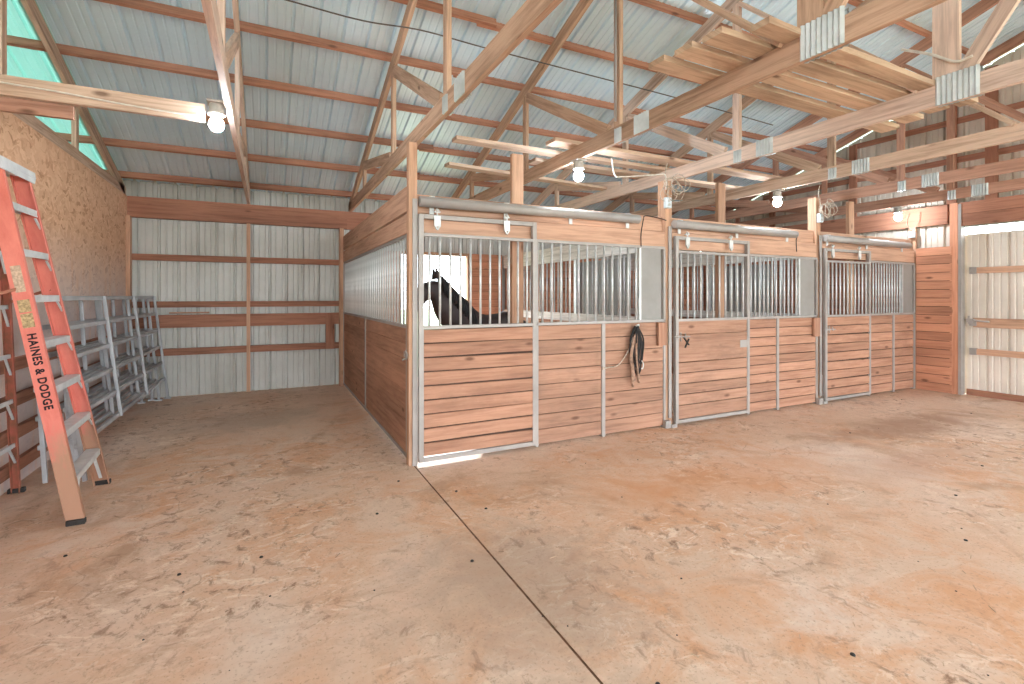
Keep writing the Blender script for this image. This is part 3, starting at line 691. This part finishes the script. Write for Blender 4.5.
for i in range(1,8):
    z=.30*i; a=at(A0,A1,z)+V((0,.006,0)); b=at(B0,B1,z)-V((0,.006,0)); mb=MB()
    mb.beam(a,b,.085,.012); mb.beam(a+V((.043,0,-.018)),b+V((.043,0,-.018)),.006,.045); mb.beam(a+V((-.043,0,-.012)),b+V((-.043,0,-.012)),.006,.03)
    mb.build('step',M['alu'],t)
    if i==1:
        for s,e in ((a,A0),(b,B0)):
            k=MB(); dy=.12 if s is a else -.12
            k.beam(s+V((.03,dy,-.02)),at(*( (A0,A1) if s is a else (B0,B1)),.06)+V((.0,dy*.1,0)),.02,.008); k.build('brace',M['alu'],t)
for i in range(2,8):
    z=.30*i*.985
    for (p0,p1,dy) in ((A0,A1,.05),(B0,B1,-.05)):
        a=at(p0,p1,z)+V((.035,dy,-.02)); b=at(p0,p1,z-.09)+V((.035,dy*.2,0)); MB().beam(a,b,.014,.006).build('brace',M['alu'],t)
# top cap
mb=MB(); mb.box((-1.71,4.17,2.34),(-1.495,4.69,2.38),axis=1); mb.box((-1.502,4.17,2.30),(-1.495,4.69,2.34),axis=1); mb.build('top_cap',M['alu'],t,bevel=.006)
# rear legs
R0,R1=V((-1.70,4.10,0)),V((-1.66,4.22,2.34)); Q0,Q1=V((-1.72,5.06,0)),V((-1.66,4.64,2.34))
for p,q,s in ((R0,R1,-1),(Q0,Q1,1)): channel(p,q,s,.05,.028,.005).build('rear_leg',M['rust'],t)
for z in (.38,.72,1.06,1.42,1.8):
    a,b=at(R0,R1,z),at(Q0,Q1,z); mb=MB(); mb.beam(a,b,.012,.03)
    mb.beam(a+(b-a)*.12,at(R0,R1,z-.14),.01,.014,(1,0,0)); mb.beam(b+(a-b)*.12,at(Q0,Q1,z-.14),.01,.014,(1,0,0)); mb.build('rear_brace',M['alu'],t)
for (p,q) in ((A0,R0),(B0,Q0)):
    a=at(*((A0,A1) if p is A0 else (B0,B1)),1.55); b=at(*((R0,R1) if p is A0 else (Q0,Q1)),1.45)
    MB().beam(a,b,.006,.02).build('spreader',M['rust'],t)
for p in (A0,B0,R0,Q0): MB().box((p.x-.05,p.y-.02,0),(p.x+.05,p.y+.02,.035)).build('foot',M['dark'],t,bevel=.005)
# stickers and stencilled words on the near rail (web faces the camera)
dA=(A1-A0).normalized()
dep=V((1,0,0)); dep=(dep-dA*dep.dot(dA)).normalized(); nrm=dep.cross(dA).normalized()
if nrm.y>0: nrm=-nrm
def on_rail(s): return A0+dA*s+nrm*.0045
for s0,s1,w,mt in ((1.55,1.72,.05,'paper'),(1.42,1.50,.06,'yellowtag'),(1.32,1.41,.06,'yellowtag')):
    MB().beam(on_rail(s0),on_rail(s1),w,.0015,nrm,jit=False).build('sticker',M[mt],t)
cu=bpy.data.curves.new('lettering','FONT'); cu.body='HAINES & DODGE'; cu.size=.062; cu.extrude=.0006; cu.offset=.0022; cu.align_x='CENTER'; cu.align_y='CENTER'; cu.space_character=1.15
to=bpy.data.objects.new('tmp_text',cu); C.objects.link(to); bpy.context.view_layer.update()
me=bpy.data.meshes.new_from_object(to.evaluated_get(bpy.context.evaluated_depsgraph_get())); bpy.data.objects.remove(to)
lo=bpy.data.objects.new('lettering',me); C.objects.link(lo); me.materials.clear(); me.materials.append(M['text'])
xa_=-dA; za_=nrm; ya_=za_.cross(xa_).normalized(); mt=Matrix((xa_,ya_,za_)).transposed().to_4x4(); mt.translation=on_rail(1.03)-t.location
wid=max(v.co.x for v in me.vertices)-min(v.co.x for v in me.vertices); k=.50/wid
for v in me.vertices: v.co=mt@V((v.co.x*k,v.co.y,v.co.z))
lo.parent=t; lo['label']='dark stencilled words on the red rail'
# odd boards against wall behind ladder
plank((-1.74,3.95,.02),(-1.72,4.05,1.5),.09,.03,'upright brown board standing behind the step ladder','boards behind the ladder',mat='brown')
plank((-1.742,4.50,0.02),(-1.742,4.52,.95),.10,.03,'short upright post leaning on the wall behind the step ladder','boards behind the ladder',mat='post')
# ------------------------------------------------------------------ bridle hanging on the first stall front
random.seed(11)
bx,by,bz=3.62,YF-.055,1.17
t=thing('bridle','dark leather bridle bundled on a hook on the first stall front','bridle',(bx,by,bz))
mb=MB()
for i in range(9):
    w=random.uniform(.02,.07); L=random.uniform(.25,.55); ox=random.uniform(-.06,.07); dy=random.uniform(-.03,.015)
    mb.tube([(bx+ox*.3,by+dy,bz),(bx-w+ox,by+dy-.01,bz-L*.4),(bx-w*.6+ox,by+dy,bz-L*.85),(bx+ox,by+dy-.01,bz-L),(bx+w*.7+ox,by+dy,bz-L*.8),(bx+w+ox,by+dy,bz-L*.35),(bx+ox*.3,by+dy,bz)],.0085,6,spline=5)
mb.build('leather_straps',M['black'],t)
mb=MB()
for ox,L in ((-.05,.66),(-.03,.60),(.03,.62)): mb.tube([(bx+ox*.2,by-.02,bz-.05),(bx+ox-.05,by-.035,bz-.3),(bx+ox-.03,by-.03,bz-.45),(bx+ox-.01,by-.03,bz-L)],[.010,.011,.012,.014],8,spline=4)
mb.build('reins',M['leather'],t)
mb=MB(); mb.tube([(bx+.06,by-.03,bz-.38),(bx+.085,by-.03,bz-.42),(bx+.07,by-.03,bz-.47),(bx+.04,by-.03,bz-.45)],.006,6,spline=4); mb.tube([(bx-.02,by-.03,bz),(bx,by-.05,bz+.02),(bx+.03,by-.02,bz+.0)],.008,6,spline=3); mb.build('bit_ring',M['bar'],t)
mb=MB(); mb.tube([(bx-.04,by-.01,bz-.12),(bx-.12,by-.01,bz-.28),(bx-.24,by-.005,bz-.41),(bx-.36,by,bz-.43),(3.20,YF-.045,.73)],.006,6,spline=6); mb.tube([(3.20,YF-.05,.73),(3.20,YF-.03,.73)],.016,8); mb.build('lead_cord',M['rope'],t)
# ------------------------------------------------------------------ horse
def skin(name,verts,edges,radii,mat,parent,sub=2,root=0):
    me=bpy.data.meshes.new(name); me.from_pydata(verts,edges,[]); o=bpy.data.objects.new(name,me); C.objects.link(o); o.parent=parent
    md=o.modifiers.new('skin','SKIN'); md.use_smooth_shade=True; md.branch_smoothing=.6
    for i,r in enumerate(radii):
        r=r if isinstance(r,tuple) else (r,r); me.skin_vertices[0].data[i].radius=r
    me.skin_vertices[0].data[root].use_root=True
    s=o.modifiers.new('sub','SUBSURF'); s.levels=sub; s.render_levels=sub
    me.materials.append(mat); return o
hr=thing('horse','dark brown horse standing in the first stall, head to the left against the light','horse',(2.72,6.2,0))
Vs=[(.62,0,1.04),(.38,0,1.09),(.08,0,1.02),(-.20,0,1.00),(-.36,0,1.10),(-.50,0,1.27),(-.66,0,1.45),(-.80,0,1.61),(-.92,0,1.56),(-1.05,0,1.38),(-1.12,0,1.25)]
Rr=[(.2,.2),(.24,.24),.25,.25,(.20,.27),(.15,.28),(.12,.22),(.10,.145),(.10,.125),(.07,.09),(.06,.065)]
Ed=[(i,i+1) for i in range(10)]
def leg(root,pts):
    b=root
    for p,r in pts: Vs.append(p); Rr.append(r); Ed.append((b,len(Vs)-1)); b=len(Vs)-1
for sy in (-1,1):
    leg(3,[((-.27,sy*.15,.80),.105),((-.28,sy*.15,.56),.062),((-.26,sy*.15,.44),.055),((-.26,sy*.15,.16),.036),((-.29,sy*.15,.08),.045)])
    leg(1,[((.36,sy*.15,.84),.14),((.30,sy*.15,.66),.085),((.50,sy*.15,.46),.052),((.46,sy*.15,.16),.038),((.42,sy*.15,.08),.045)])
skin('body',Vs,Ed,Rr,M['horse'],hr,2,2)
ears=MB()
off=hr.location
for sy in (-1,1):
    ears.tube([V((-.78,sy*.05,1.72))+off,V((-.77,sy*.065,1.80))+off,V((-.785,sy*.07,1.87))+off],[.03,.028,.004],8)
ears.build('ear',M['horse'],hr)
mn=MB()
for i in range(26):
    k=i/25; base=V((-.74+.44*k,0,1.75-.44*k)); sy=1 if i%2 else -1
    mn.tube([base+off,base+V((.03,sy*.06,-.02))+off,base+V((.05,sy*.13,-.14))+off,base+V((.05,sy*.15,-.24))+off],[.03,.035,.028,.01],6,spline=3)
mn.build('mane',M['mane'],hr)
tl=MB(); tl.tube([V((.80,0,1.12))+off,V((.90,0,1.0))+off,V((.93,0,.75))+off,V((.90,0,.35))+off],[.04,.055,.06,.02],10,spline=4); tl.build('tail',M['mane'],hr)
for x,sy in ((-.31,-.15),(-.31,.15),(.40,-.15),(.40,.15)):
    MB().lathe([(0,0),(.065,0),(.05,.08),(0,.09)],V((x,sy,0))+off,14).build('hoof',M['hoof'],hr)
for sy in (-1,1): MB().lathe([(0,-.018),(.013,-.012),(.018,0),(.013,.012),(0,.018)],V((-.90,sy*.095,1.60))+off,10).build('eye',M['black'],hr)
# ------------------------------------------------------------------ litter on the floor
random.seed(5); mb=MB()
for i in range(260):
    x=random.uniform(-1.6,9); y=random.uniform(.8,4.2) if random.random()<.7 else random.uniform(4.4,8.4)
    if y>4.2: x=random.uniform(-1.2,1.0)
    a=random.uniform(0,3.14); L=random.uniform(.008,.05)
    mb.beam((x,y,.003),(x+L*math.cos(a),y+L*math.sin(a),.004),.003,.003)
tag(mb.build('straw_litter',M['oldplank']),'scattered bits of straw on the concrete floor','straw',kind='stuff')
mb=MB()
for i in range(80):
    x=random.uniform(-1.2,8.5); y=random.uniform(.8,4.1); r=random.choice((.003,.004,.005,.006,.011))
    mb.lathe([(0,0),(r,r*.1),(r*.8,r*.6),(0,r*.8)],(x,y,0),7)
tag(mb.build('dirt_crumbs',M['dark']),'small dark crumbs of dirt on the concrete floor','dirt',kind='stuff')
# ------------------------------------------------------------------ light and camera
sl_=bpy.data.lights.new('Sun','SUN'); sl_.energy=5; sl_.angle=.02; sl_.color=(1,.98,.95)
so=bpy.data.objects.new('Sun',sl_); C.objects.link(so); so.rotation_euler=V((-.24,-1,-.46)).to_track_quat('-Z','Y').to_euler()
w=bpy.data.worlds.new('World'); SC.world=w; w.use_nodes=True
bg=w.node_tree.nodes['Background']; bg.inputs[0].default_value=(.84,.93,1,1); bg.inputs[1].default_value=11.0
cam=bpy.data.cameras.new('Camera'); co=bpy.data.objects.new('Camera',cam); C.objects.link(co); SC.camera=co
F=495.0; ang=math.atan((512-268)/F)
cam.sensor_width=36; cam.lens=F/1024*36; cam.shift_y=-(342-296)/1024; cam.clip_start=.05
co.location=(0,0,1.5); co.rotation_euler=(math.pi/2,0,-ang)
SC.view_settings.view_transform='Standard'; SC.view_settings.look='None'; SC.view_settings.gamma=1; SC.view_settings.use_curve_mapping=False
SC.view_settings.exposure=0.18
SC.cycles.use_denoising=True; SC.cycles.max_bounces=10; SC.cycles.diffuse_bounces=6; SC.cycles.sample_clamp_indirect=8
